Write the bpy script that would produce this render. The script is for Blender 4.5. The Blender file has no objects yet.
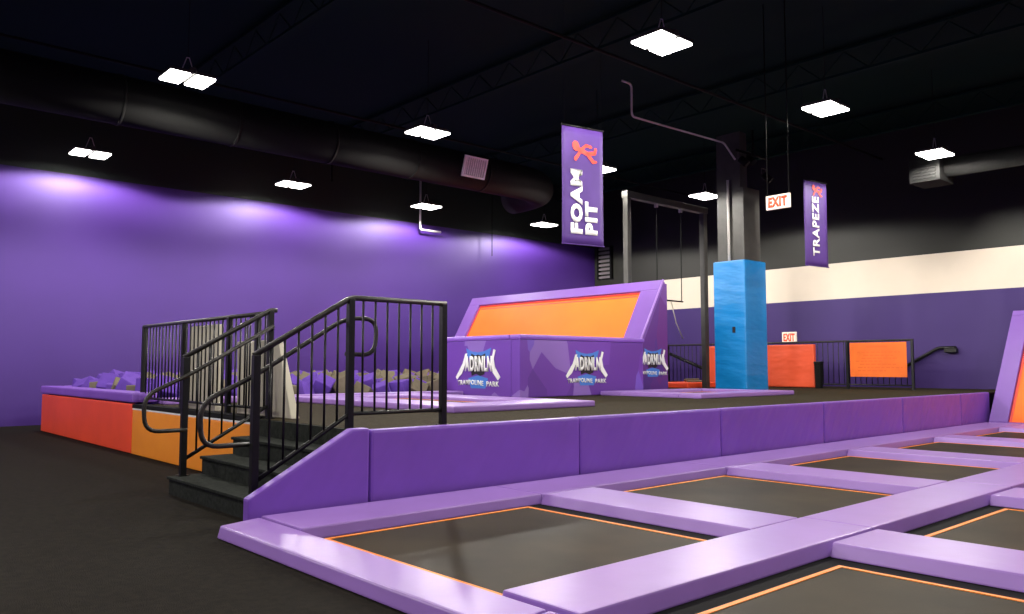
import bpy, bmesh, math, random
from mathutils import Vector, Matrix, Euler
random.seed(7)
S = bpy.context.scene
C = S.collection
PI = math.pi

# ------------------------------------------------------------------ materials
def rgb(r, g, b):
    f = lambda c: (c/255/12.92) if c/255 <= .04045 else ((c/255+.055)/1.055)**2.4
    return (f(r), f(g), f(b), 1)

def mat(name, col, rough=.5, spec=.5, noise=None, bump=None, emit=None, metal=0, coat=0):
    m = bpy.data.materials.new(name); m.use_nodes = True
    nt = m.node_tree; N = nt.nodes; L = nt.links; b = N['Principled BSDF']
    b.inputs['Base Color'].default_value = col
    b.inputs['Roughness'].default_value = rough
    b.inputs['Specular IOR Level'].default_value = spec
    b.inputs['Metallic'].default_value = metal
    if coat: b.inputs['Coat Weight'].default_value = coat
    tc = N.new('ShaderNodeTexCoord')
    if noise:
        sc, amt, det = noise
        n = N.new('ShaderNodeTexNoise'); n.inputs['Scale'].default_value = sc; n.inputs['Detail'].default_value = det
        L.new(tc.outputs['Object'], n.inputs['Vector'])
        r = N.new('ShaderNodeValToRGB')
        r.color_ramp.elements[0].position = .3; r.color_ramp.elements[1].position = .7
        r.color_ramp.elements[0].color = tuple(c*(1-amt) for c in col[:3])+(1,)
        r.color_ramp.elements[1].color = tuple(min(1, c*(1+amt)) for c in col[:3])+(1,)
        L.new(n.outputs['Fac'], r.inputs['Fac']); L.new(r.outputs['Color'], b.inputs['Base Color'])
    if bump:
        sc, st, dist = bump
        n2 = N.new('ShaderNodeTexNoise'); n2.inputs['Scale'].default_value = sc; n2.inputs['Detail'].default_value = 3
        L.new(tc.outputs['Object'], n2.inputs['Vector'])
        bp = N.new('ShaderNodeBump'); bp.inputs['Strength'].default_value = st; bp.inputs['Distance'].default_value = dist
        L.new(n2.outputs['Fac'], bp.inputs['Height']); L.new(bp.outputs['Normal'], b.inputs['Normal'])
    if emit:
        b.inputs['Emission Color'].default_value = emit[0]; b.inputs['Emission Strength'].default_value = emit[1]
    return m

def wrinkled(name, col, rough, sx=1.0, st=.5):
    """vinyl with soft diagonal creases"""
    m = mat(name, col, rough, .5, noise=(1.2, .08, 3))
    nt = m.node_tree; N = nt.nodes; L = nt.links; b = N['Principled BSDF']
    tc = N.new('ShaderNodeTexCoord'); mp = N.new('ShaderNodeMapping')
    mp.vector_type = 'TEXTURE'; mp.inputs['Rotation'].default_value = (0, .65, 0); mp.inputs['Scale'].default_value = (.9/sx, 3/sx, 3.5/sx)
    n = N.new('ShaderNodeTexNoise'); n.inputs['Scale'].default_value = 3; n.inputs['Detail'].default_value = 2
    bp = N.new('ShaderNodeBump'); bp.inputs['Strength'].default_value = st; bp.inputs['Distance'].default_value = .05
    L.new(tc.outputs['Object'], mp.inputs['Vector']); L.new(mp.outputs['Vector'], n.inputs['Vector'])
    L.new(n.outputs['Fac'], bp.inputs['Height']); L.new(bp.outputs['Normal'], b.inputs['Normal'])
    return m

def level_creases(m):
    for n in m.node_tree.nodes:
        if n.type == 'MAPPING': n.inputs['Rotation'].default_value = (.12, .1, 0); n.inputs['Scale'].default_value = (2, 2, .6)
        if n.type == 'BUMP': n.inputs['Strength'].default_value = .35; n.inputs['Distance'].default_value = .07
    return m
def facet(name, cols, scale):
    """printed low-poly camouflage of purples"""
    m = mat(name, cols[0], .4, .5)
    nt = m.node_tree; N = nt.nodes; L = nt.links; b = N['Principled BSDF']
    tc = N.new('ShaderNodeTexCoord'); mp = N.new('ShaderNodeMapping')
    mp.inputs['Rotation'].default_value = (.5, .6, .3); mp.inputs['Scale'].default_value = (1, 1, .55)
    v = N.new('ShaderNodeTexVoronoi'); v.inputs['Scale'].default_value = scale; v.distance = 'MANHATTAN'
    sp = N.new('ShaderNodeSeparateColor'); r = N.new('ShaderNodeValToRGB'); r.color_ramp.interpolation = 'CONSTANT'
    e = r.color_ramp.elements
    e[0].position = 0; e[0].color = cols[0]; e[1].position = .4; e[1].color = cols[1]
    for k, c in enumerate(cols[2:]): 
        q = e.new(.65+.2*k); q.color = c
    L.new(tc.outputs['Object'], mp.inputs['Vector']); L.new(mp.outputs['Vector'], v.inputs['Vector'])
    L.new(v.outputs['Color'], sp.inputs['Color']); L.new(sp.outputs[0], r.inputs['Fac']); L.new(r.outputs['Color'], b.inputs['Base Color'])
    return m

PUR = (.20, .075, .46, 1)
M = {
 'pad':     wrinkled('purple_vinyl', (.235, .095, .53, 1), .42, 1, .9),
 'pad_top': mat('toplit_purple_vinyl', (.35, .19, .57, 1), .36, .5, noise=(1.5, .06, 3), bump=(5, .12, .02)),  # purple pad vinyl again, with the light from above mixed into a paler colour
 'pad_mid': mat('mid_purple_vinyl', (.19, .085, .38, 1), .45, .4, noise=(1.5, .06, 3)),
 'pad_dark':mat('deep_purple_vinyl', (.12, .045, .33, 1), .4),
 'orange':  wrinkled('orange_vinyl', (1.0, .31, .02, 1), .45, 1, .15),
 'red':     wrinkled('red_orange_vinyl', (.95, .085, .025, 1), .45, 1, .15),
 'barrier': wrinkled('coral_vinyl', (.80, .095, .03, 1), .45, 1.5, .5),
 'blue':    level_creases(wrinkled('blue_vinyl', (.0, .19, .50, 1), .40, 2.0, .6)),
 'cream':   mat('cream_vinyl', (.52, .48, .38, 1), .55, .4, noise=(3, .08, 3)),
 'mat':     mat('black_woven_mat', (.038, .029, .015, 1), .5, .05, noise=(1.1, .4, 3), bump=(90, .2, .003)),
 'band':    mat('orange_stitching', (1, .26, .012, 1), .5),
 'obed':    mat('orange_mesh_bed', (1.0, .165, .015, 1), .55, .3, noise=(1.5, .05, 2)),
 'oband':   mat('red_webbing', (.75, .05, .03, 1), .5),
 'black':   mat('black_powder_coat', (.006, .006, .0055, 1), .4, .35, noise=(30, .3, 3)),
 'worn':    mat('worn_black_tube', (.020, .018, .015, 1), .42, .4, noise=(25, .6, 4)),
 'blackm':  mat('matt_black', (.004, .004, .004, 1), .8, .2),
 'steel':   mat('black_painted_steel', (.05, .048, .042, 1), .5, .4, noise=(4, .2, 3)),
 'carpet':  mat('dark_carpet', (.0125, .010, .0065, 1), .95, .1, noise=(22, .35, 6), bump=(120, .5, .01)),
 'deck':    mat('platform_carpet', (.036, .028, .0145, 1), .95, .1, noise=(14, .3, 6), bump=(120, .5, .01)),
 'stair':   mat('stair_carpet', (.017, .020, .016, 1), .9, .15, noise=(25, .5, 6), bump=(80, .5, .01)),
 'ceil':    mat('black_ceiling_paint', (.005, .021, .0165, 1), .9, .1),
 'duct':    mat('black_duct', (.003, .003, .0028, 1), .75, .2, noise=(2, .15, 3)),
 'slat':    mat('grey_slats', (.16, .14, .15, 1), .6),
 'grille':  mat('pale_grille', (.9, .85, .85, 1), .5),
 'pipe':    mat('galvanised_conduit', (.60, .57, .53, 1), .5, .5),
 'white':   mat('white_vinyl_print', (.85, .85, .82, 1), .5),
 'cyan':    mat('blue_print', (.06, .20, .62, 1), .5),
 'ink':     mat('black_print', (.008, .006, .01, 1), .5),
 'banner':  mat('banner_purple', (.07, .028, .18, 1), .6, .3, noise=(3, .12, 3)),
 'figure':  mat('banner_orange', (.75, .07, .05, 1), .6, .3),
 'cubeP':   mat('purple_foam', (.13, .062, .36, 1), .9, .1, noise=(10, .1, 3)),
 'cubeG':   mat('grey_foam', (.17, .145, .10, 1), .95, .1, noise=(10, .1, 3)),
 'lens':    mat('light_lens', (1, 1, 1, 1), .5, emit=((1, .98, .93, 1), 14)),
 'signlit': mat('exit_sign_face', (.8, .72, .6, 1), .5, emit=((1, .82, .62, 1), .35)),
 'exitred': mat('exit_letter_red', (.75, .06, .02, 1), .5, emit=((1, .09, .02, 1), .5)),
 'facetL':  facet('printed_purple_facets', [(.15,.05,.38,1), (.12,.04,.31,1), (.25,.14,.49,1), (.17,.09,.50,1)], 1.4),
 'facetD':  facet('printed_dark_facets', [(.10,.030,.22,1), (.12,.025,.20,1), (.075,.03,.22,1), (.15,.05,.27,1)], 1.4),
 'signo':   mat('orange_banner_cloth', (.85, .16, .02, 1), .6, .3, noise=(2, .12, 2)),
 'signink': mat('rust_lettering', (.78, .12, .015, 1), .6, .3),
}

def wall_mat(name, bands):
    """painted wall in level bands: list of (top_z, colour)"""
    m = mat(name, bands[0][1], .56, .35)
    nt = m.node_tree; N = nt.nodes; L = nt.links; b = N['Principled BSDF']
    g = N.new('ShaderNodeNewGeometry'); sx = N.new('ShaderNodeSeparateXYZ'); L.new(g.outputs['Position'], sx.inputs[0])
    mr = N.new('ShaderNodeMapRange'); mr.inputs['From Max'].default_value = 8
    L.new(sx.outputs['Z'], mr.inputs['Value'])
    r = N.new('ShaderNodeValToRGB'); r.color_ramp.interpolation = 'CONSTANT'
    e = r.color_ramp.elements; e[0].position = 0; e[0].color = bands[0][1]
    e[1].position = bands[0][0]/8; e[1].color = bands[1][1]
    for i in range(2, len(bands)):
        q = e.new(bands[i-1][0]/8); q.color = bands[i][1]
    L.new(mr.outputs['Result'], r.inputs['Fac'])
    n = N.new('ShaderNodeTexNoise'); n.inputs['Scale'].default_value = .8; n.inputs['Detail'].default_value = 4
    L.new(g.outputs['Position'], n.inputs['Vector'])
    mm = N.new('ShaderNodeMapRange'); mm.inputs['To Min'].default_value = .88; mm.inputs['To Max'].default_value = 1.12
    L.new(n.outputs['Fac'], mm.inputs['Value'])
    mx = N.new('ShaderNodeVectorMath'); mx.operation = 'SCALE'
    L.new(r.outputs['Color'], mx.inputs[0]); L.new(mm.outputs['Result'], mx.inputs['Scale'])
    L.new(mx.outputs['Vector'], b.inputs['Base Color'])
    bp = N.new('ShaderNodeBump'); bp.inputs['Strength'].default_value = .15; bp.inputs['Distance'].default_value = .01
    n3 = N.new('ShaderNodeTexNoise'); n3.inputs['Scale'].default_value = 60
    L.new(g.outputs['Position'], n3.inputs['Vector']); L.new(n3.outputs['Fac'], bp.inputs['Height']); L.new(bp.outputs['Normal'], b.inputs['Normal'])
    return m
WP = (.052, .016, .175, 1)
WB = (.009, .014, .012, 1)
M['wallP'] = wall_mat('purple_wall_paint', [(5.68, WP), (8, WB)])
M['wallR'] = wall_mat('striped_wall_paint', [(3.20, (.040, .017, .125, 1)), (4.24, (.68, .59, .48, 1)), (8, (.018, .018, .014, 1))])

# ------------------------------------------------------------------ mesh helpers
class MB:
    def __init__(s): s.bm = bmesh.new()
    def hexa(s, P, bev=0):
        """P: 4 bottom points then 4 top points"""
        v = [s.bm.verts.new(p) for p in P]
        fs = [s.bm.faces.new([v[i] for i in q]) for q in ((3,2,1,0),(4,5,6,7),(0,1,5,4),(1,2,6,5),(2,3,7,6),(3,0,4,7))]
        if bev:
            ed = list({e for f in fs for e in f.edges})
            bmesh.ops.bevel(s.bm, geom=ed, offset=bev, segments=2, affect='EDGES', profile=.6)
        return s
    def box(s, x0, x1, y0, y1, z0, z1, bev=0, e=0):
        """e: how far the foot spreads beyond the top on every side"""
        return s.hexa([(x0-e,y0-e,z0),(x1+e,y0-e,z0),(x1+e,y1+e,z0),(x0-e,y1+e,z0),(x0,y0,z1),(x1,y0,z1),(x1,y1,z1),(x0,y1,z1)], bev)
    def prism(s, pts, vec, bev=0):
        a = [s.bm.verts.new(p) for p in pts]; vec = Vector(vec)
        b = [s.bm.verts.new(Vector(p)+vec) for p in pts]; n = len(pts)
        fs = [s.bm.faces.new(a[::-1]), s.bm.faces.new(b)]
        for i in range(n): fs.append(s.bm.faces.new((a[i], a[(i+1)%n], b[(i+1)%n], b[i])))
        if bev:
            ed = list({e for f in fs for e in f.edges})
            bmesh.ops.bevel(s.bm, geom=ed, offset=bev, segments=2, affect='EDGES', profile=.6)
        return s
    def tube(s, path, r, seg=10):
        P = [Vector(p) for p in path]; rings = []
        up = None
        for i, p in enumerate(P):
            if i == 0: t = (P[1]-P[0])
            elif i == len(P)-1: t = (P[-1]-P[-2])
            else: t = (P[i+1]-P[i]).normalized()+(P[i]-P[i-1]).normalized()
            t.normalize()
            if up is None:
                up = Vector((0,0,1)) if abs(t.z) < .9 else Vector((1,0,0))
            a = t.cross(up).normalized(); up2 = a.cross(t).normalized(); up = up2
            rings.append([s.bm.verts.new(p+r*(math.cos(2*PI*k/seg)*a+math.sin(2*PI*k/seg)*up2)) for k in range(seg)])
        for i in range(len(rings)-1):
            for k in range(seg):
                f = s.bm.faces.new((rings[i][k], rings[i][(k+1)%seg], rings[i+1][(k+1)%seg], rings[i+1][k])); f.smooth = True
        s.bm.faces.new(rings[0][::-1]); s.bm.faces.new(rings[-1])
        return s
    def build(s, name, m, parent=None, org=None):
        bmesh.ops.recalc_face_normals(s.bm, faces=s.bm.faces)
        vs = s.bm.verts
        if parent is not None:
            o0 = Vector(WL.get(parent.name, (0,0,0)))
        elif org is not None: o0 = Vector(org)
        else:
            xs = [v.co.x for v in vs]; ys = [v.co.y for v in vs]; zs = [v.co.z for v in vs]
            o0 = Vector(((min(xs)+max(xs))/2, (min(ys)+max(ys))/2, min(zs)))
        for v in vs: v.co -= o0
        me = bpy.data.meshes.new(name); s.bm.to_mesh(me); s.bm.free()
        me.materials.append(M[m] if isinstance(m, str) else m)
        o = bpy.data.objects.new(name, me); C.objects.link(o)
        if parent is not None: o.parent = parent; WL[o.name] = tuple(o0)
        else: o.location = o0; WL[o.name] = tuple(o0)
        return o
WL = {}    # world location of every object by name

def thing(name, label, cat, loc, group=None):
    o = bpy.data.objects.new(name, None); C.objects.link(o); o.location = loc; o.empty_display_size = .2
    WL[o.name] = tuple(loc); return tag(o, label, cat, group)
def tag(o, label, cat, group=None, kind=None):
    o['label'] = label; o['category'] = cat
    if group: o['group'] = group
    if kind: o['kind'] = kind
    return o
def struct(o, label=None):
    o['kind'] = 'structure'
    if label: o['label'] = label
    return o

def arc(c, r, a0, a1, ux, uy, n=5):
    c = Vector(c); ux = Vector(ux); uy = Vector(uy)
    return [c+r*(math.cos(a0+(a1-a0)*k/n)*ux+math.sin(a0+(a1-a0)*k/n)*uy) for k in range(n+1)]
def rounded(path, r, n=4):
    """round the corners of a polyline"""
    P = [Vector(p) for p in path]; out = [P[0]]
    for i in range(1, len(P)-1):
        a = (P[i-1]-P[i]); b = (P[i+1]-P[i]); q = min(r, a.length*.45, b.length*.45)
        A = P[i]+a.normalized()*q; B = P[i]+b.normalized()*q
        for k in range(n+1):
            t = k/n; out.append((1-t)**2*A+2*t*(1-t)*P[i]+t*t*B)
    out.append(P[-1]); return out

def text_part(name, txt, m, parent, origin, r, u, n, w, h, bold=.02, thick=.006, bend=0):
    """raised lettering fitted in a w x h box whose lower left is origin, r = reading direction, u = up, n = towards the reader"""
    cu = bpy.data.curves.new(name, 'FONT'); cu.body = txt; cu.offset = bold; cu.space_character = 1.08+bold; cu.extrude = 0; cu.resolution_u = 3
    t = bpy.data.objects.new(name+'_tmp', cu); C.objects.link(t)
    bpy.context.view_layer.update()
    me = bpy.data.meshes.new_from_object(t.evaluated_get(bpy.context.evaluated_depsgraph_get()))
    bpy.data.objects.remove(t); bpy.data.curves.remove(cu)
    xs = [v.co.x for v in me.vertices]; ys = [v.co.y for v in me.vertices]
    x0, x1, y0, y1 = min(xs), max(xs), min(ys), max(ys)
    bm = bmesh.new(); bm.from_mesh(me); bpy.data.meshes.remove(me)
    O = Vector(origin); r = Vector(r).normalized(); u = Vector(u).normalized(); n = Vector(n).normalized()
    ext = bmesh.ops.extrude_face_region(bm, geom=bm.faces[:])
    top = {v for v in ext['geom'] if isinstance(v, bmesh.types.BMVert)}
    for v in bm.verts:
        a = (v.co.x-x0)/(x1-x0); b = (v.co.y-y0)/(y1-y0)
        yy = b*h + bend*(1-(2*a-1)**2)
        v.co = O+r*(a*w)+u*yy+n*(thick if v in top else 0.001)
    mb = MB(); mb.bm.free(); mb.bm = bm
    return mb.build(name, m, parent)

def poly_part(name, polys, m, parent, origin, r, u, n, thick=.004, lift=.001):
    O = Vector(origin); r = Vector(r).normalized(); u = Vector(u).normalized(); n = Vector(n).normalized()
    mb = MB()
    for P in polys: mb.prism([O+r*a+u*b+n*lift for a, b in P], n*thick)
    return mb.build(name, m, parent)
def stroke(a, b, w0, w1):
    a = Vector(a); b = Vector(b); d = (b-a).normalized(); p = Vector((-d.y, d.x))
    P = []
    for k in range(7): 
        t = PI/2+PI*k/6; P.append(a+(d*math.cos(t)+p*math.sin(t))*w0)
    for k in range(7):
        t = -PI/2+PI*k/6; P.append(b+(d*math.cos(t)+p*math.sin(t))*w1)
    return [tuple(q) for q in P]
def ell(c, a, b, n=16, rot=0):
    return [(c[0]+a*math.cos(t)*math.cos(rot)-b*math.sin(t)*math.sin(rot), c[1]+a*math.cos(t)*math.sin(rot)+b*math.sin(t)*math.cos(rot)) for t in [2*PI*k/n for k in range(n)]]

def logo(parent, cx, cz, plane, s=1.0):
    """park logo: white brush wordmark over a black and blue burst, small line of lettering below"""
    if plane[0] == 'y': O = Vector((cx, plane[1], cz)); r = Vector((1,0,0)); n = Vector((0,-1,0))
    else: O = Vector((plane[1], cx, cz)); r = Vector((0,-1,0)); n = Vector((-1,0,0))
    u = Vector((0,0,1))
    sx, sz = 1.22*s, .86*s
    sc = lambda P: [(a*sx, (b*.74 if b > 0 else b)*sz) for a, b in P]
    poly_part('logo_burst', [sc([(-.27,.42),(-.14,.33),(0,.30),(.14,.33),(.29,.42),(.24,.16),(-.23,.16)])], 'cyan', parent, O, r, u, n, .003)
    poly_part('logo_burst', [sc([(-.22,-.30),(0,-.24),(.22,-.30),(.16,-.5),(-.16,-.5)])], 'cyan', parent, O, r, u, n, .003)
    poly_part('logo_shadow', [sc([(-.15,.27),(-.06,.21),(0,.24),(.07,.21),(.16,.27),(.17,0),(.14,-.21),(.05,-.25),(-.04,-.21),(-.14,-.25),(-.17,0)])], 'ink', parent, O, r, u, n, .005, .003)
    poly_part('logo_stroke', [sc([(-.24,.28),(-.28,.27),(-.34,.0),(-.50,-.28),(-.47,-.33),(-.36,-.21),(-.28,-.03)])], 'white', parent, O, r, u, n, .010, .008)
    poly_part('logo_stroke', [sc([(.35,.38),(.39,.35),(.35,.12),(.38,-.08),(.49,-.27),(.44,-.33),(.33,-.18),(.30,.1)])], 'white', parent, O, r, u, n, .010, .008)
    text_part('wordmark', 'ADRNLN', 'white', parent, O+(-.29*sx)*r+(-.16*sz)*u+n*.010, r, u, n, .60*sx, .31*sz, .045, .010)
    text_part('tagline', 'TRAMPOLINE', 'white', parent, O+(-.46*sx)*r+(-.45*sz)*u+n*.004, r, u, n, .58*sx, .10*sz, .02, .008, bend=.02*sz)
    text_part('tagline', 'PARK', 'white', parent, O+(.19*sx)*r+(-.455*sz)*u+n*.004, r, u, n, .27*sx, .10*sz, .02, .008)

# ------------------------------------------------------------------ the room
XR, YB, ZC = 22.4, 20.4, 7.8
XL, YF = -7.5, -7.0
struct(MB().box(XL-.2, XR+.2, YF-.2, YB+.2, -.2, 0).build('floor', 'carpet'), 'dark brown carpet floor left of the trampolines')
struct(MB().box(XL-.2, XR+.2, YF-.2, YB+.2, ZC, ZC+.2).build('ceiling', 'ceil'), 'black painted open ceiling')
struct(MB().box(XL-.2, XR+.2, YB, YB+.2, 0, ZC).build('wall_back', 'wallP'), 'long purple wall behind the foam pit')
struct(MB().box(XR, XR+.2, YF, YB, 0, ZC).build('wall_right', 'wallR'), 'wall with white stripe between purple and black')
struct(MB().box(XL-.2, XL, YF, YB, 0, ZC).build('wall_left', 'wallP'), 'purple side wall')
struct(MB().box(XL-.2, XR+.2, YF-.2, YF, 0, ZC).build('wall_front', 'wallP'), 'purple wall behind the viewer')
k = 0
for x in (-3, 1.7, 6.4, 11.1, 15.8, 20.5):
    mb = MB(); mb.box(x-.07, x+.07, YF, YB, 7.7, 7.75); mb.box(x-.07, x+.07, YF, YB, 7.2, 7.25)
    y = YF
    while y < YB-1:
        mb.tube([(x, y, 7.25), (x, y+.5, 7.7), (x, y+1, 7.25)], .015, 6); y += 1
    k += 1
    struct(mb.build('trim_%d' % k, 'ceil'), 'black open web roof truss')

# platform: carpeted stage
PZ = .72
pf = thing('raised_platform', 'long carpeted stage behind the purple front pads', 'platform', (14, 9.6, 0))
MB().box(3.97, XR-.01, 6.33, 12.98, 0, PZ-.04).box(13.26, XR-.01, 12.98, YB-.01, 0, PZ-.04).build('base', 'blackm', pf)
MB().box(3.95, XR-.01, 6.32, 12.98, PZ-.04, PZ, .008).box(13.24, XR-.01, 12.98, YB-.01, PZ-.04, PZ).build('carpet_top', 'deck', pf)

MB().box(3.865, 4.02, 8.60, 12.78, .68, .735).build('edge_trim', 'blackm', pf)

# ------------------------------------------------------------------ front pads of the platform
seams = [3.88, 6.56, 9.27, 12.05, 14.93, 17.7, 19.35]
where = ['next to the sloping stair pad', 'second along from the stairs', 'third along, in the middle of the row', 'fourth along from the stairs', 'next to last before the angled end wall', 'shortest and farthest one, against the angled end wall']
for i in range(6):
    o = MB().box(seams[i]+.006, seams[i+1]-.006, 6.21, 6.315, .005, .738, .03).build('platform_front_pad', 'pad')
    tag(o, 'purple vinyl pad on the stage front, '+where[i], 'pad', 'purple pads along the front of the stage')
o = MB().prism([(2.77,6.205,.02),(2.77,6.205,.25),(3.70,6.205,.755),(3.868,6.205,.755),(3.868,6.205,.02)], (0,.115,0), .022).build('stair_side_pad', 'pad')
tag(o, 'purple wedge shaped pad sloping up beside the black stairs', 'pad')

# ------------------------------------------------------------------ trampoline court
cf = MB()
cf.box(2.6, 18.9, -.25, 6.19, 0, .028)
tag(cf.build('court_frame', 'blackm'), 'black low steel frame base under the floor trampolines', 'frame')
PX = [(5.28,5.95),(8.28,8.97),(11.27,11.97),(14.33,15.02),(17.45,18.15)]
def fpad(x0,x1,y0,y1,z1,label, ex=0, ey=0):
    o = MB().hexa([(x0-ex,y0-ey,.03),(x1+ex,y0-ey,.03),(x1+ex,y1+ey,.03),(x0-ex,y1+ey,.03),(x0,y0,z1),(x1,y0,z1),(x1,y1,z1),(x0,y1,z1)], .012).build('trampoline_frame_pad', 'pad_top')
    return tag(o, label, 'pad', 'lavender pads framing the floor trampolines')
# outer left, sloping outwards
for (a, b, lab) in ((2.90, 6.12, 'lavender edge pad beside the dark carpet, running out from the stair wedge pad'), (-.2, 2.88, 'lavender edge pad beside the dark carpet, at the bottom edge of the view')):
    mb = MB(); mb.hexa([(2.485,a,.004),(2.84,a,.004),(2.84,b,.004),(2.485,b,.004),(2.51,a,.095),(2.82,a,.12),(2.82,b,.12),(2.51,b,.095)], .014)
    tag(mb.build('trampoline_frame_pad', 'pad_top'), lab, 'pad', 'lavender pads framing the floor trampolines')
xs = [2.88]+[p[0]-.0 for p in PX]+[18.9]
nm = ['first', 'second', 'third', 'fourth', 'fifth', 'sixth']
for i in range(6):
    x1 = xs[i+1] if i < 5 else 18.9
    fpad(xs[i]+(-.02 if i == 0 else .003), x1-.003, 5.50, 6.17, .12, 'lavender floor pad at the foot of the stage front, %s from the stairs' % nm[i], ey=.03)
for i, (a, b) in enumerate(PX):
    fpad(a, b, 3.305, 5.462, .122, 'lavender cross pad between %s and %s trampoline of the row by the stage' % (nm[i], nm[i+1] if i < 4 else 'the end wall'), ex=.045)
rx = [2.88, 5.95, 8.97, 11.97, 15.02, 18.15]
for i in range(5):
    fpad(rx[i]+(-.02 if i == 0 else .004), rx[i+1]-.004, 2.72, 3.27, .13, 'wide lavender pad between the two trampoline rows, %s counted from the dark carpet' % nm[i], ey=.03)
for i, (a, b) in enumerate(PX[:3]):
    fpad(a, b, -.2, 2.686, .125, 'lavender cross pad of the nearest trampoline row, %s counted from the dark carpet' % nm[i], ex=.045)
fpad(18.25, 18.88, 2.72, 5.46, .12, 'lavender floor pad along the foot of the angled end wall')
def tramp(x0, x1, y0, y1, label, grp='floor trampolines'):
    t = thing('floor_trampoline', label, 'trampoline', ((x0+x1)/2, (y0+y1)/2, .03), grp)
    MB().box(x0, x1, y0, y1, .03, .06).build('mat', 'mat', t)
    w = .035; q = .012; mb = MB()
    for a in ((x0+q,x1-q,y0+q,y0+q+w),(x0+q,x1-q,y1-q-w,y1-q),(x0+q,x0+q+w,y0+q+w,y1-q-w),(x1-q-w,x1-q,y0+q+w,y1-q-w)): mb.box(*a, .06, .064)
    mb.build('stitched_band', 'band', t)
BX = [(2.92,4.96),(6.08,7.99),(9.10,11.0),(12.08,14.1),(15.14,17.25)]
tl = ['black floor trampoline with orange edge, nearest the stairs, by the stage', 'second black floor trampoline from the stairs, in the row by the stage', 'middle black floor trampoline of the row by the stage', 'fourth black floor trampoline from the stairs, in the row by the stage', 'farthest black floor trampoline, before the angled end wall']
for (a, b), l in zip(BX, tl): tramp(a, b, 3.35, 5.33, l)
tl = ['black floor trampoline cut off by the bottom edge of the photo, in the nearest row', 'black floor trampoline cut off by the right edge of the photo, in the nearest row', 'black floor trampoline of the nearest row just beyond the right edge']
for (a, b), l in zip(BX[:3], tl): tramp(a, b, .2, 2.49, l)

# ------------------------------------------------------------------ sloping trampoline walls
def slope_wall(name, label, x0, z0, x1, z1, y0, y1, fw_near, fw_far, fw_top, fw_bot, group=None, side=None, padm='pad_mid'):
    """face leaning away towards +x; foot at (x0,z0), head at (x1,z1)"""
    t = thing(name, label, 'trampoline wall', (x0, (y0+y1)/2, z0), group)
    d = Vector((x1-x0, 0, z1-z0)); Ld = d.length; d.normalize(); n = Vector((-d.z, 0, d.x)); O = Vector((x0, 0, z0))
    def quad(ya, yb, a, b, lo, hi, bev, mb):
        P = []
        for hgt in (lo, hi):
            for (y, s) in ((ya,a),(yb,a),(yb,b),(ya,b)): P.append(O+d*s+n*hgt+Vector((0,y,0)))
        mb.hexa(P, bev); return mb
    quad(y0+fw_near-.02, y1-fw_far+.02, fw_bot-.02, Ld-fw_top+.02, -.06, -.02, 0, MB()).build('bed', 'obed', t)
    mb = MB(); w = .05
    for g, hh in ((0, .004), (.09, .002)):
        A, B, c0, c1 = y0+fw_near+g, y1-fw_far-g, fw_bot+g, Ld-fw_top-g
        if g: quad(A, B, c1-w*.6, c1, -.02, -.015, 0, mb)
        else:
            quad(A, B, c0, c0+w, -.02, -.012, 0, mb); quad(A, B, c1-w, c1, -.02, -.012, 0, mb)
            quad(A, A+w, c0+w, c1-w, -.02, -.012, 0, mb); quad(B-w, B, c0+w, c1-w, -.02, -.012, 0, mb)
    mb.build('webbing_border', 'oband', t)
    quad(y0, y1, Ld-fw_top, Ld, -.08, .05, .015, MB()).build('top_pad', padm, t)
    quad(y0, y1, 0, fw_bot, -.08, .05, .015, MB()).build('bottom_pad', padm, t)
    quad(y0, y0+fw_near, fw_bot, Ld-fw_top, -.08, .05, .015, MB()).build('side_pad', padm, t)
    quad(y1-fw_far, y1, fw_bot, Ld-fw_top, -.08, .05, .015, MB()).build('side_pad', padm, t)
    # padded closed ends and back
    q = O+n*-.085
    poly = lambda y: [(q.x, y, max(z0, 0)), (x1+.03, y, z1-.06), (x1+.12, y, z1-.06), (x1+.12, y, z0)]
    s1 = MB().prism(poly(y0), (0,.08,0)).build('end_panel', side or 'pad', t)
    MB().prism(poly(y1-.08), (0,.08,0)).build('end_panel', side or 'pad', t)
    MB().box(x1+.03, x1+.12, y0+.08, y1-.08, z0, z1-.06).build('back_panel', 'pad_dark', t)
    return t, s1
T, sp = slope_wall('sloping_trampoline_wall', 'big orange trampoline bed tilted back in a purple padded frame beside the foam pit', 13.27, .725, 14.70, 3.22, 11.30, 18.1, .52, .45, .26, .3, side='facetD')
# pale welting along the near sloping edge and upright back corner
MB().tube([(13.20,11.29,.76),(14.68,11.29,3.24)], .022).build('welt', 'pad_top', T)
logo(sp, 14.28, 1.45, ('y', 11.30), .9)
slope_wall('sloping_trampoline_wall', 'tilted orange trampoline wall in lavender padding at the right edge of the photo', 18.95, .03, 20.87, 2.53, 3.12, 6.13, .5, .36, .14, .10, 'tilted trampolines closing the court')
slope_wall('sloping_trampoline_wall', 'tilted orange trampoline wall beyond the right edge, next bay of the court end', 18.95, .03, 20.87, 2.53, .05, 3.10, .5, .5, .14, .16, 'tilted trampolines closing the court')

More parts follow.
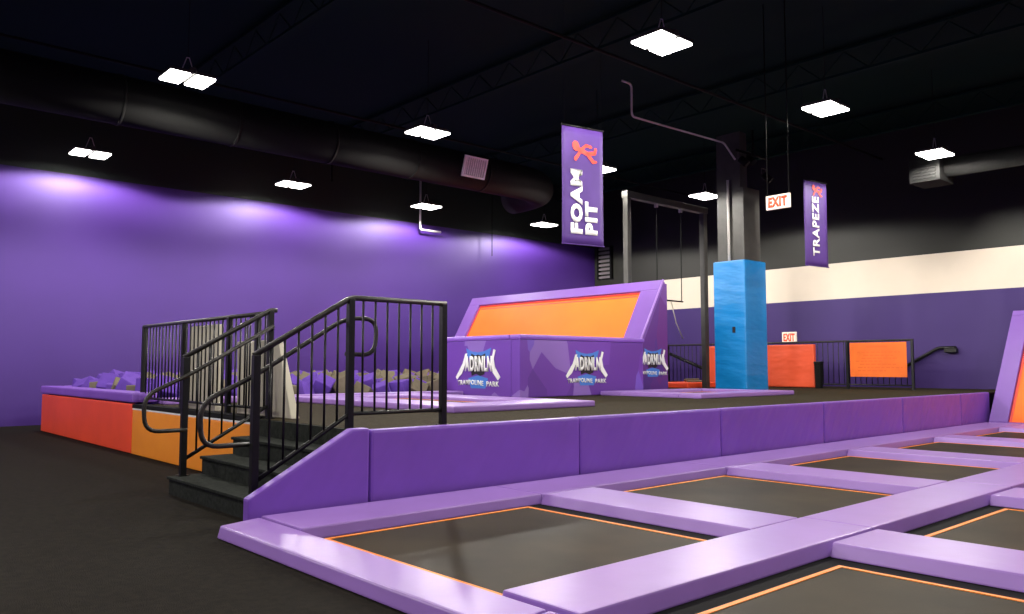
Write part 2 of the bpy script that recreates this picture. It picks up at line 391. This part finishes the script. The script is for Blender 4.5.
# ------------------------------------------------------------------ padded barrier with logos
bw = thing('padded_barrier', 'low purple faceted padded barrier with two white logos on the stage', 'barrier', (11.8, 11.1, PZ))
pa = MB().box(10.03, 13.58, 11.0, 11.24, PZ, 1.80, .02).build('front_panel', 'facetL', bw)
pb = MB().box(10.03, 10.27, 11.245, 13.35, PZ, 1.80, .02).build('side_panel', 'facetL', bw)
MB().box(10.0, 13.61, 10.97, 11.27, 1.79, 1.885, .04).build('top_roll', 'pad', bw)
MB().box(10.0, 10.30, 11.272, 13.38, 1.79, 1.885, .04).build('top_roll', 'pad', bw)
logo(pa, 11.83, 1.35, ('y', 11.0), 1.0)
logo(pb, 12.2, 1.35, ('x', 10.03), 1.12)

# ------------------------------------------------------------------ stage trampolines (floor pads framing a bed)
def stage_tramp(x0, x1, y0, y1, w, label):
    t = thing('stage_trampoline', label, 'trampoline', ((x0+x1)/2, (y0+y1)/2, PZ), 'trampolines let into the stage')
    z0, z1 = PZ, PZ+.085
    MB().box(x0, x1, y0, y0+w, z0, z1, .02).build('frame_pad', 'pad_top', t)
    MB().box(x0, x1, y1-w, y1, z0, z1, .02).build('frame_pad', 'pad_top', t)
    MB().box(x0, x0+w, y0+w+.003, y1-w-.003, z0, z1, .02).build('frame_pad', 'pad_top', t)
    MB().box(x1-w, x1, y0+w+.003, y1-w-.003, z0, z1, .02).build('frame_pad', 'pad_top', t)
    MB().box(x0+w, x1-w, y0+w, y1-w, z0, z0+.03).build('mat', 'mat', t)
    mb = MB(); a = .1; q = .04
    X0, X1, Y0, Y1 = x0+w+a, x1-w-a, y0+w+a, y1-w-a
    for s in ((X0,X1,Y0,Y0+q),(X0,X1,Y1-q,Y1),(X0,X0+q,Y0+q,Y1-q),(X1-q,X1,Y0+q,Y1-q)): mb.box(*s, z0+.03, z0+.034)
    mb.build('stitched_band', 'band', t)
stage_tramp(6.15, 8.72, 7.95, 12.35, .75, 'lavender framed trampoline on the stage between the railing and the logo barrier')
stage_tramp(12.1, 15.3, 8.5, 10.9, .5, 'lavender framed trampoline on the stage in front of the blue column')

# ------------------------------------------------------------------ foam pit
fp = thing('foam_pit', 'foam pit box with purple rim holding purple and grey cubes', 'foam pit', (8.6, 16, 0))
MB().box(3.99, 4.14, 13.0, 18.55, 0, .75).build('side_wall', 'pad_dark', fp)
MB().box(4.14, 13.24, 18.42, 18.55, 0, .75).build('end_wall', 'pad_dark', fp)
MB().box(4.14, 13.24, 13.0, 18.42, 0, .3).build('pit_floor', 'pad_dark', fp)
MB().box(3.86, 4.24, 12.80, 18.60, .755, .90, .03).build('rim_pad', 'pad', fp)
MB().box(4.26, 13.1, 18.32, 18.60, .755, .90, .03).build('rim_pad', 'pad', fp)
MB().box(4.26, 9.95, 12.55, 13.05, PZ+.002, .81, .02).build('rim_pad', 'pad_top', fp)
tag(MB().box(3.87, 3.945, 12.80, 18.50, .005, .735, .02).build('pit_side_pad', 'red'), 'long red orange pad on the outside of the foam pit, left', 'pad')
og = thing('stage_side_pad', 'orange pad with pale top trim behind the stairs, beside the red pad', 'pad', (3.92, 10.8, 0))
MB().box(3.87, 3.945, 8.60, 12.78, .005, .655, .015).build('panel', 'orange', og)
MB().box(3.868, 3.946, 8.60, 12.78, .656, .675).build('trim', 'white', og)

def cube_mesh(sz, m):
    bm = bmesh.new(); bmesh.ops.create_cube(bm, size=sz); bmesh.ops.bevel(bm, geom=bm.edges[:], offset=.012, segments=1, affect='EDGES')
    me = bpy.data.meshes.new('foam_cube'); bm.to_mesh(me); bm.free(); me.materials.append(M[m]); return me
cm = {'P': cube_mesh(.31, 'cubeP'), 'G': cube_mesh(.31, 'cubeG')}
rc = random.Random(11)
low = MB()
nx, ny = 22, 13
for i in range(nx):
    for j in range(ny):
        x = 4.50+i*.405; y = 13.33+j*.405
        if x > 13.0: continue
        low.box(x-.17, x+.17, y-.17, y+.17, .30, .62+rc.uniform(0,.05))
        g = rc.random() < .45
        o = bpy.data.objects.new('foam_cube', cm['G' if g else 'P']); C.objects.link(o)
        hz = .79+rc.uniform(-.02,.16)+(.05 if y > 14 else 0)
        o.location = (x+rc.uniform(-.05,.05), y+rc.uniform(-.05,.05), hz)
        o.rotation_euler = (rc.uniform(0,PI), rc.uniform(0,PI), rc.uniform(0,PI))
        col = 'grey' if g else 'purple'
        if x < 5.4 and y > 15.2: l = '%s foam cube peeking over the rim left of the railing' % col
        elif x < 6.6: l = '%s foam cube in the pit behind the left railing' % col
        elif x < 9.6: l = '%s foam cube in the middle of the pit, seen between stair balusters' % col
        else: l = '%s foam cube at the foot of the tilted orange trampoline' % col
        tag(o, l, 'foam cube', l.replace('cube', 'cubes', 1))
tag(low.build('buried_foam_cubes', 'cubeP'), 'lower layer of purple foam blocks filling the pit', 'foam', kind='stuff')

# ------------------------------------------------------------------ stairs
st = thing('stage_stairs', 'three black carpeted steps rising to the stage', 'stairs', (3.4, 7.4, 0))
for i in range(3):
    x0 = 2.95+.33*i
    mb = MB(); mb.box(x0+.02, x0+.35 if i < 2 else 3.94, 6.325, 8.56, 0, .18*(i+1)-.03); mb.box(x0, x0+.35 if i < 2 else 3.94, 6.322, 8.58, .18*(i+1)-.03, .18*(i+1), .008)
    mb.build('step', 'stair', st)
MB().box(3.90, 3.948, 6.33, 8.58, .0, .715).build('top_riser', 'stair', st)

# ------------------------------------------------------------------ railings
def sqpost(x, y, z0, z1, w=.03): return MB().box(x-w, x+w, y-w, y+w, z0, z1, .004).box(x-w*1.7, x+w*1.7, y-w*1.7, y+w*1.7, z0, z0+.01)
def stair_rail(y, x0, xt, x1, hy, label, loop_end):
    t = thing('stair_railing', label, 'railing', (xt, y, PZ), 'black railings of the stage')
    f = lambda x, a, b: a+(b-a)*(x-x0)/(xt-x0) if x < xt else b
    tz = lambda x: f(x, 1.40, 1.92); bz = lambda x: f(x, .34, .87)
    sqpost(x0, y, .18, 1.39).build('post', 'black', t)
    sqpost(xt, y, .54 if xt < 3.94 else PZ, 1.91).build('post', 'black', t)
    if x1 > xt+.2: sqpost(x1, y, PZ, 1.91).build('post', 'black', t)
    path = [(x0-.02, y, 1.388), (xt, y, 1.92)]+([(x1+.03, y, 1.92)] if x1 > xt else [])
    MB().tube(rounded(path, .05), .026).build('top_rail', 'worn', t)
    MB().tube([(x0, y, .34), (xt, y, .87)]+([(x1, y, .87)] if x1 > xt+.2 else []), .02).build('bottom_rail', 'black', t)
    n = 6
    for k in range(1, n+1):
        x = x0+(xt-x0)*k/(n+1); MB().tube([(x,y,bz(x)),(x,y,tz(x))], .011, 8).build('baluster', 'black', t)
    if x1 > xt+.2:
        for k in range(1, 8):
            x = xt+(x1-xt)*k/8; MB().tube([(x,y,.87),(x,y,1.92)], .011, 8).build('baluster', 'black', t)
    a = x0-.43
    p = [(x0-.0, y, .65), (a+.02, y, .65), (a, y, 1.0), (x0+.02, y, 1.215), (xt, y, 1.74)]
    p = [(q[0], hy if i > 0 else hy, q[2]) for i, q in enumerate(p)]
    if loop_end: p += [(xt+.33, hy, 1.74), (xt+.31, hy, 1.40), (xt, hy, 1.41)]
    MB().tube(rounded(p, .14, 6), .021).build('handrail', 'worn', t)
    mb = MB()
    for (x, z) in ((x0, 1.19), (xt, 1.70), (x0, .65)): mb.tube([(x, y, z), (x, hy, z)], .01, 6)
    mb.build('brackets', 'black', t)
stair_rail(6.46, 2.92, 3.81, 4.86, 6.54, 'black stair railing on the near side, turning along the stage front', True)
stair_rail(8.50, 3.08, 4.0, 4.04, 8.42, 'black stair railing on the far side, in front of the orange pad', False)

def guard(axis, c, a0, a1, posts, zt, zb, label, step=.135):
    P = (lambda s, z: (c, s, z)) if axis == 'y' else (lambda s, z: (s, c, z))
    t = thing('guard_railing', label, 'railing', P((a0+a1)/2, PZ), 'black railings of the stage')
    for s in posts:
        q = P(s, 0); sqpost(q[0], q[1], PZ, zt).build('post', 'black', t)
    MB().tube([P(a0-.03, zt), P(a1+.03, zt)], .026).build('top_rail', 'worn', t)
    MB().tube([P(a0, zb), P(a1, zb)], .018).build('bottom_rail', 'black', t)
    n = int((a1-a0)/step)
    for k in range(1, n):
        s = a0+(a1-a0)*k/n
        MB().tube([P(s, zb), P(s, zt)], .011, 6).build('baluster', 'black', t)
    return t
guard('y', 4.06, 8.62, 12.95, [8.95, 9.76, 11.3, 12.95], 1.90, .82, 'black guard railing along the left side of the stage above the orange pad')
guard('y', 20.2, 8.13, 18.6, [8.13, 9.74, 12.3, 15.4, 18.6], 1.93, .83, 'long black guard railing at the far end of the stage', .14)

# ------------------------------------------------------------------ cream panels behind the left railing
tag(MB().box(4.13, 4.22, 10.33, 11.25, PZ, 1.84, .012).build('cream_panel', 'cream'), 'tall cream panel standing behind the left railing, farther one', 'panel', 'cream panels behind the railing')
o = MB().hexa([(4.16,8.28,PZ),(4.26,8.28,PZ),(4.26,9.72,PZ),(4.16,9.72,PZ),(4.14,8.60,1.60),(4.20,8.60,1.60),(4.20,9.72,1.60),(4.14,9.72,1.60)], .012).build('cream_panel', 'cream')
tag(o, 'low cream wedge panel with a sloping edge at the top of the stairs', 'panel', 'cream panels behind the railing')

# ------------------------------------------------------------------ blue column
cp = thing('column_pad', 'tall bright blue vinyl padding wrapped round the column', 'column pad', (17.05, 10.85, PZ))
mb = MB(); x0, x1, y0, y1 = 16.60, 17.53, 10.40, 11.27
mb.box(x0, x1, y0, y1, PZ, 3.80, .035); mb.build('sleeve', 'blue', cp)
MB().box(x0-.006, x0+.01, y0+.28, y0+.36, 2.08, 2.22).box(x0-.012, x0, y0+.30, y0+.34, 2.11, 2.19).build('buckle', 'ink', cp)
sc_ = thing('steel_column', 'dark boxed column rising out of the blue padding', 'column', (17.05, 10.85, 3.8))
MB().box(16.72, 17.02, 10.55, 11.20, 3.80, 6.9).build('flange', 'steel', sc_)
MB().box(17.03, 17.12, 10.62, 11.20, 3.80, 6.9).build('web', 'blackm', sc_)
MB().box(16.70, 17.40, 10.46, 10.54, 3.80, 5.55, .01).build('cover_plate', 'steel', sc_)
o = MB().tube([(16.66, 10.85, 3.805), (16.66, 10.85, 5.75)], .03).build('column_conduit', 'pipe')
tag(o, 'thin pale conduit running up the boxed column', 'pipe')

# tangled fittings at the column head
jf = thing('stage_light_rig', 'small dark spotlights and clamps at the column head', 'light rig', (17.0, 10.5, 6.0))
mb = MB(); mb.tube([(16.2,10.3,6.3),(17.6,10.3,6.3)], .03, 8); mb.tube([(16.9,10.3,6.3),(16.9,10.3,6.9)], .025, 8)
mb.build('crossbar', 'duct', jf)
for (x, z, a) in ((16.35, 6.12, .5), (16.7, 6.2, -.3), (17.35, 5.9, .7)):
    mb = MB(); mb.tube([(x,10.3,z),(x+.12*math.sin(a),10.15,z-.16)], .085, 12); mb.build('spotlight', 'duct', jf)
    MB().tube(rounded([(x-.1,10.3,z),(x-.1,10.3,z+.14),(x+.1,10.3,z+.14),(x+.1,10.3,z)], .03), .01, 6).build('yoke', 'steel', jf)

# ------------------------------------------------------------------ coral barrier pads, banner, bin on the far railing
tag(MB().box(20.04, 20.165, 10.56, 12.24, PZ+.02, 1.87, .03).build('barrier_pad', 'barrier'), 'red orange vinyl pad on the far railing, right of the blue column', 'pad', 'red orange pads hung on the far railing')
tag(MB().box(20.04, 20.165, 12.26, 13.97, PZ+.0, 1.87, .03).build('barrier_pad', 'barrier'), 'red orange vinyl pad on the far railing, left of the blue column', 'pad', 'red orange pads hung on the far railing')
bs = thing('rules_banner', 'orange rules banner tied to the far railing near its end', 'banner', (20.13, 8.95, 1.03))
MB().box(20.135, 20.15, 8.24, 9.64, 1.03, 1.885, .003).build('cloth', 'signo', bs)
rl = random.Random(3); polys = [[(.42,.73),(.95,.73),(.95,.765),(.42,.765)]]
for (b, a0, a1) in ((.60,.2,1.25),(.52,.35,1.1),(.45,.3,1.2),(.38,.15,.8),(.30,.25,1.15),(.22,.2,1.3),(.14,.2,.9)):
    a = a0
    while a < a1-.03:
        w = rl.uniform(.05,.13); polys.append([(a,b),(min(a+w,a1),b),(min(a+w,a1),b+.022),(a,b+.022)]); a += w+.03
poly_part('lettering', polys, 'signink', bs, (20.135, 9.64, 1.03), (0,-1,0), (0,0,1), (-1,0,0), .002)
bn = thing('waste_bin', 'small black bin by the far railing right of the red orange pads', 'bin', (20.0, 10.38, PZ))
MB().hexa([(19.98,10.37,PZ),(20.12,10.37,PZ),(20.12,10.50,PZ),(19.98,10.50,PZ),(19.96,10.35,1.36),(20.13,10.35,1.36),(20.13,10.52,1.36),(19.96,10.52,1.36)], .01).build('body', 'blackm', bn)
MB().box(19.95, 20.135, 10.34, 10.53, 1.36, 1.42, .015).build('lid', 'black', bn)
tag(MB().box(17.6, 19.5, 12.8, 14.0, PZ, .86, .03).build('landing_mat', 'red'), 'low red landing mat on the stage left of the blue column', 'mat')
tag(MB().tube(rounded([(18.3,13.3,.885),(18.7,13.1,.885),(18.9,13.4,.885),(18.6,13.6,.885),(18.35,13.45,.93),(18.75,13.25,.94)], .12), .025, 8).build('safety_strap', 'cubeG'), 'grey strap coiled on the red landing mat', 'strap')
# descending handrails beyond the railing
hr = thing('ramp_handrail', 'black handrail bent level at its end on the white striped wall', 'handrail', (22.3, 8.5, 1.4))
MB().tube(rounded([(22.28,9.26,1.225),(22.28,8.31,1.767),(22.28,7.88,1.767)], .1), .045).build('rail', 'black', hr)
MB().box(22.22, 22.39, 7.86, 8.16, 1.64, 1.75, .02).build('bracket', 'black', hr)
dr = thing('stair_handrail', 'black sloping stair handrail behind the far railing, left of the blue column', 'handrail', (20.6, 14.8, PZ))
MB().tube([(20.6,15.9,1.78),(20.6,13.4,.86)], .05).build('rail', 'black', dr)
sqpost(20.6, 15.9, PZ, 1.78).build('post', 'black', dr); sqpost(20.6, 13.4, PZ, .86).build('post', 'black', dr)

# ------------------------------------------------------------------ exit signs
def exit_sign(label, c, w, h, rods=None):
    x, y, z = c
    t = thing('exit_sign', label, 'exit sign', (x, y, z-h/2), 'exit signs')
    MB().box(x, x+.05, y-w/2, y+w/2, z-h/2, z+h/2, .006).build('housing', 'signlit', t)
    text_part('lettering', 'EXIT', 'exitred', t, (x-.0, y+w*.40, z-h*.36), (0,-1,0), (0,0,1), (-1,0,0), w*.80, h*.72, .05, .006)
    if rods:
        for s in (-1, 1): MB().tube([(x+.025, y+s*w*.46, z+h/2), (x+.025, y+s*w*.46, ZC)], .011, 6).build('hanging_rod', 'duct', t)
exit_sign('white exit sign with red letters hanging on two rods beside the column', (12.8, 7.34, 4.17), .45, .25, True)
exit_sign('small white exit sign with red letters fixed low on the purple wall', (22.34, 12.54, 2.155), .46, .32)

# ------------------------------------------------------------------ hanging banners
def banner(label, p0, p1, ztop, zbot, lines, fig, grp='purple hanging banners'):
    """p0 left foot, p1 right foot in plan"""
    a = Vector((p0[0], p0[1], 0)); b = Vector((p1[0], p1[1], 0)); r = (b-a); W = r.length; r.normalize(); u = Vector((0,0,1)); n = r.cross(u)
    if n.dot(-a) < 0: n = -n
    Hh = ztop-zbot; O = a+u*zbot
    t = thing('hanging_banner', label, 'banner', tuple((a+b)/2+u*zbot), grp)
    # gently waving cloth
    mb = MB(); N1, N2 = 10, 14; gr = []
    for i in range(N1+1):
        col = []
        for j in range(N2+1):
            w = .008*math.sin(i*.9+j*.25)*(1-j/N2)
            col.append(mb.bm.verts.new(O+r*(W*i/N1)+u*(Hh*j/N2)+n*(w-.012)))
        gr.append(col)
    for i in range(N1):
        for j in range(N2):
            f = mb.bm.faces.new((gr[i][j], gr[i+1][j], gr[i+1][j+1], gr[i][j+1])); f.smooth = True
    cl = mb.build('cloth', 'banner', t)
    md = cl.modifiers.new('thickness', 'SOLIDIFY'); md.thickness = .003; md.offset = 0
    e = .012
    MB().tube([O-r*e+u*(Hh+.0), O+r*(W+e)+u*Hh], .014, 8).build('top_rod', 'black', t)
    MB().tube([O-r*e, O+r*(W+e)], .010, 8).build('bottom_rod', 'banner', t)
    for q in (.05, .95): MB().tube([O+r*(W*q)+u*Hh, O+r*(W*q)+u*(ZC-zbot)], .002, 4).build('cord', 'black', t)
    for (txt, r0, r1, u0, u1) in lines:
        # reads upwards: reading direction = u, letter tops towards the left edge
        text_part('lettering', txt, 'white', t, O+r*(W*r1)+u*(Hh*u0)+n*.001, u, -r, n, Hh*(u1-u0), W*(r1-r0), .06 if len(txt) < 6 else .025, .004)
    cx, cy, s = fig
    X = lambda a_, b_: (W*cx+s*a_, Hh*cy+s*b_)
    pol = [ell(X(-.40,.22), s*.17, s*.22, 16, .3), stroke(X(-.22,.08), X(.22,-.06), s*.10, s*.09), stroke(X(-.18,.0), X(-.42,-.32), s*.06, s*.08),
           stroke(X(-.08,.14), X(.12,.30), s*.06, s*.06), stroke(X(.12,.30), X(.36,.26), s*.06, s*.06), stroke(X(.20,-.04), X(.55,.02), s*.08, s*.08), stroke(X(.55,.02), X(.60,.18), s*.06, s*.07),
           stroke(X(.20,-.08), X(.48,-.36), s*.08, s*.08), stroke(X(.48,-.36), X(.62,-.34), s*.07, s*.05)]
    poly_part('jumper_emblem', pol, 'figure', t, O, r, u, n, .004, .0)
cth = math.atan2(59, 810); aU = math.atan(908/math.hypot(810, 59))
def ray(px, py):
    F = (math.cos(aU), math.sin(aU)); R = (math.sin(aU), -math.cos(aU)); a = (px-512)/810; b = -(py-307)/810
    fw = math.cos(cth)-b*math.sin(cth)
    return Vector((F[0]*fw+R[0]*a, F[1]*fw+R[1]*a, math.sin(cth)+b*math.cos(cth)))
def plan(px, py, fwd):
    d = ray(px, py); F = Vector((math.cos(aU), math.sin(aU), 0)); t = fwd/d.dot(F); return d*t+Vector((0,0,1.3))
A = plan(562, 124, 13.0); A2 = plan(562, 243, 13.0); B = plan(603, 132, 13.42)
banner('purple banner reading FOAM PIT in white with orange jumper emblem', A, B, A.z, A2.z, [('FOAM', .19, .48, .09, .635), ('PIT', .54, .84, .09, .37)], (.52, .79, .40))
A = plan(803.5, 179, 18.0); A2 = plan(803.5, 265, 18.0); B = plan(826.5, 186, 18.5)
banner('purple banner reading TRAPEZE in white with dark red emblem', A, B, A.z, A2.z, [('TRAPEZE', .33, .62, .12, .82)], (.56, .89, .30))

# ------------------------------------------------------------------ trapeze rig
tr = thing('trapeze_rig', 'black steel goalpost frame carrying the trapeze behind the tilted trampoline', 'trapeze rig', (16.5, 12.57, PZ))
MB().box(14.90, 15.04, 12.50, 12.64, PZ, 5.36, .01).build('post', 'steel', tr)
MB().box(18.02, 18.18, 12.50, 12.64, PZ, 5.36, .01).build('post', 'steel', tr)
MB().box(14.88, 18.2, 12.48, 12.66, 5.36, 5.52, .01).build('beam', 'steel', tr)
tz = thing('trapeze', 'trapeze bar hanging on two thin cables behind the tilted trampoline', 'trapeze', (16.6, 12.57, 2.95))
for x in (16.1, 17.1): 
    MB().tube([(x,12.57,2.95),(x,12.57,5.36)], .012, 6).build('cable', 'duct', tz)
    MB().box(x-.03, x+.03, 12.53, 12.61, 5.27, 5.36).build('clamp', 'pipe', tz)
MB().tube([(16.05,12.57,2.95),(17.15,12.57,2.95)], .02, 8).build('bar', 'black', tz)
o = MB().tube([(16.65,12.57,2.95),(16.85,12.57,2.4),(17.1,12.55,2.0)], .014, 6).build('grab_rope', 'cream')
tag(o, 'thin pale rope dangling from the trapeze bar', 'rope')

# ------------------------------------------------------------------ ducts, grilles and pipes
dt = thing('air_duct', 'long round black air duct under the ceiling above the foam pit', 'duct', (9, 14.6, 5.7))
DZ = 5.84
mb = MB(); mb.tube(rounded([(-5.4,14.6,DZ),(13.6,14.6,DZ),(14.3,14.9,DZ),(14.5,15.6,DZ),(14.5,16.2,DZ)], .5, 6), .42, 28); mb.build('pipe', 'duct', dt)
for x in range(-4, 14, 2):
    MB().tube([(x,14.6,DZ),(x+.05,14.6,DZ)], .435, 28).build('joint_ring', 'duct', dt)
gr = thing('air_grille', 'pale square air grille on the round black duct', 'grille', (11.5, 14.1, 5.5), 'air vents')
r = Vector((1,0,0)); u = Vector((0,-.30,.95)).normalized(); n = Vector((0,-.95,-.30)).normalized()
O = Vector((11.18, 14.24, 5.60))
def gbox(mb, a0, a1, b0, b1, lo, hi):
    P = [O+r*a+u*b+n*h for h in (lo, hi) for a, b in ((a0,b0),(a1,b0),(a1,b1),(a0,b1))]; mb.hexa(P)
mb = MB(); gbox(mb, 0,.66,0,.045,0,.05); gbox(mb, 0,.66,.435,.48,0,.05); gbox(mb, 0,.045,.045,.435,0,.05); gbox(mb, .615,.66,.045,.435,0,.05); mb.build('frame', 'grille', gr)
mb = MB()
for k in range(9): gbox(mb, .075+.06*k, .105+.06*k, .045, .435, .01, .04)
mb.build('vanes', 'grille', gr)
mb = MB(); gbox(mb, .0, .66, .0, .48, -.12, 0.0); mb.build('backing', 'duct', gr)

d2 = thing('air_duct', 'boxy black air duct ending in a grille near the right edge of the photo', 'duct', (19.2, 3, 5.4), None)
MB().tube([(19.4,7.0,5.78),(19.4,-6.9,5.78)], .22, 20).build('pipe', 'duct', d2)
MB().box(18.95, 19.75, 6.9, 7.55, 5.45, 6.0, .01).build('grille_box', 'duct', d2)
mb = MB()
for k in range(6): mb.box(18.93, 18.95, 6.98, 7.47, 5.52+.07*k, 5.545+.07*k)
mb.build('vanes', 'duct', d2)

lv = thing('wall_vent', 'grey slatted vent high in the corner beside the purple wall', 'vent', (22.35, 19.8, 4.5), 'air vents')
MB().box(22.27, 22.395, 19.48, 19.55, 4.49, 5.69).box(22.27, 22.395, 20.10, 20.17, 4.49, 5.69).build('frame', 'duct', lv)
mb = MB()
for k in range(8): z = 4.51+.15*k; mb.hexa([(22.29,19.55,z),(22.37,19.55,z+.06),(22.37,20.10,z+.06),(22.29,20.10,z),(22.29,19.55,z+.085),(22.37,19.55,z+.095),(22.37,20.10,z+.095),(22.29,20.10,z+.085)])
mb.build('slats', 'slat', lv)

def pipe(path, r_, label, m='pipe', rd=.1):
    return tag(MB().tube(rounded(path, rd) if len(path) > 2 else path, r_, 8).build('conduit', m), label, 'pipe')
pipe([(12.75,10.8,7.25),(13.05,10.8,7.25),(13.05,10.8,6.55),(16.45,10.8,6.62),(16.62,10.8,6.5),(16.6,10.6,6.2)], .022, 'thin grey conduit stepping down then running to the column head')
pipe([(12.0,19.4,ZC),(12.0,19.4,ZC-.6)], .02, 'short dark drop pipe above the foam pit', 'duct')
pipe([(14.22,20.1,7.0),(14.22,20.1,5.45),(15.0,20.1,5.45)], .033, 'bent pale pipe in front of the purple wall near its top')
pipe([(17.1,20.1,7.0),(17.1,20.1,4.9)], .012, 'thin vertical cable in front of the purple wall near the corner', 'duct')
pipe([(9.9,17.8,7.4),(9.9,17.8,5.95),(9.8,17.6,5.85)], .03, 'thin dark drop pipe between the left ceiling lights', 'duct')
for i, (y, l) in enumerate(((9.6, 'nearest'), (16.0, 'farther'))):
    pipe([(-5.4,y,7.0),(22.3,y,7.0)], .03, 'long black sprinkler pipe under the trusses, %s of the two' % l, 'duct')

# ------------------------------------------------------------------ ceiling lights
LX = [-4.8, -.1, 4.66, 9.26, 13.85, 18.42]; LY = [.95, 6.87, 12.80, 18.86]; LZ = 5.9
lab = {(1,3): 'leftmost twin panel ceiling light, lower, nearest the purple wall', (1,2): 'twin panel ceiling light at upper left of the photo',
 (2,3): 'twin panel ceiling light second along the purple wall from the left', (2,2): 'twin panel ceiling light just left above the pale duct grille',
 (3,3): 'twin panel ceiling light third along the purple wall, below the grille', (3,2): 'ceiling light mostly hidden behind the FOAM PIT banner edge, right side',
 (4,3): 'ceiling light half hidden at the lower left edge of the FOAM PIT banner', (4,2): 'ceiling light beside the head of the boxed column',
 (2,1): 'largest ceiling light, topmost right of centre', (3,1): 'ceiling light right above the TRAPEZE banner', (4,1): 'rightmost ceiling light above the boxy duct'}
def fixture(x, y, label, grp):
    t = thing('ceiling_light', label, 'ceiling light', (x, y, LZ), grp)
    MB().box(x-.05, x+.05, y-.26, y+.26, LZ+.03, LZ+.13, .01).build('driver_housing', 'steel', t)
    for s in (-1, 1):
        p = MB().box(x+s*.20-.165, x+s*.20+.165, y-.28, y+.28, LZ+.02, LZ+.07, .01).build('panel', 'steel', t)
        MB().box(x+s*.20-.155, x+s*.20+.155, y-.27, y+.27, LZ-.015, LZ+.02, .008).build('lens', 'lens', p)
    MB().tube([(x-.10,y,LZ+.12),(x-.02,y,LZ+.36),(x+.02,y,LZ+.36),(x+.10,y,LZ+.12)], .009, 6).build('hanger', 'pipe', t)
    MB().tube([(x,y,LZ+.36),(x,y,ZC)], .005, 5).build('chain', 'duct', t)
    ld = bpy.data.lights.new('lamp', 'SPOT'); ld.energy = LAMP; ld.spot_size = math.radians(169); ld.spot_blend = .10; ld.shadow_soft_size = .22
    ld.color = (1, .955, .88)
    # wide throw optics: more candlepower near the horizontal than straight down
    ld.use_nodes = True; N = ld.node_tree.nodes; K = ld.node_tree.links; em = N['Emission']
    g = N.new('ShaderNodeNewGeometry'); sx = N.new('ShaderNodeSeparateXYZ'); ab = N.new('ShaderNodeMath'); ab.operation = 'ABSOLUTE'
    cr = N.new('ShaderNodeMapRange'); cr.interpolation_type = 'SMOOTHSTEP'
    cr.inputs['From Min'].default_value = .08; cr.inputs['From Max'].default_value = .62; cr.inputs['To Min'].default_value = 2.0; cr.inputs['To Max'].default_value = .55
    K.new(g.outputs['Incoming'], sx.inputs[0]); K.new(sx.outputs['Z'], ab.inputs[0]); K.new(ab.outputs[0], cr.inputs['Value']); K.new(cr.outputs['Result'], em.inputs['Strength'])
    l = bpy.data.objects.new('lamp', ld); C.objects.link(l); l.parent = t; l.location = (0, 0, -.06)
LAMP = 760
spot = {(1,3): (4.72,19.05), (1,2): (4.60,12.98), (2,3): (9.42,18.90), (2,2): (9.26,12.86), (3,3): (13.62,18.95), (4,3): (18.28,18.86), (3,2): (13.98,12.62), (4,2): (18.42,12.72), (2,1): (9.12,6.98), (3,1): (13.70,6.87), (4,1): (18.45,6.80)}
for i, x in enumerate(LX):
    for j, y in enumerate(LY):
        fixture(*spot.get((i-1, j), (x, y)), lab.get((i-1, j), 'twin panel ceiling light outside the photo, over the near floor'), 'twin panel ceiling lights' if (i-1, j) in lab else 'ceiling lights beyond the frame')

# ------------------------------------------------------------------ camera, world, colour
w = bpy.data.worlds.new('World'); S.world = w; w.use_nodes = True
w.node_tree.nodes['Background'].inputs[0].default_value = (.5, .55, .6, 1); w.node_tree.nodes['Background'].inputs[1].default_value = .0
cd = bpy.data.cameras.new('Camera'); cd.sensor_width = 36; cd.lens = 810/1024*36; cd.clip_end = 200
co = bpy.data.objects.new('Camera', cd); C.objects.link(co); co.location = (0, 0, 1.3)
co.rotation_euler = (PI/2+cth, 0, aU-PI/2)
S.camera = co
S.view_settings.view_transform = 'Standard'; S.view_settings.look = 'None'; S.view_settings.gamma = 1; S.view_settings.use_curve_mapping = False
S.view_settings.exposure = 0
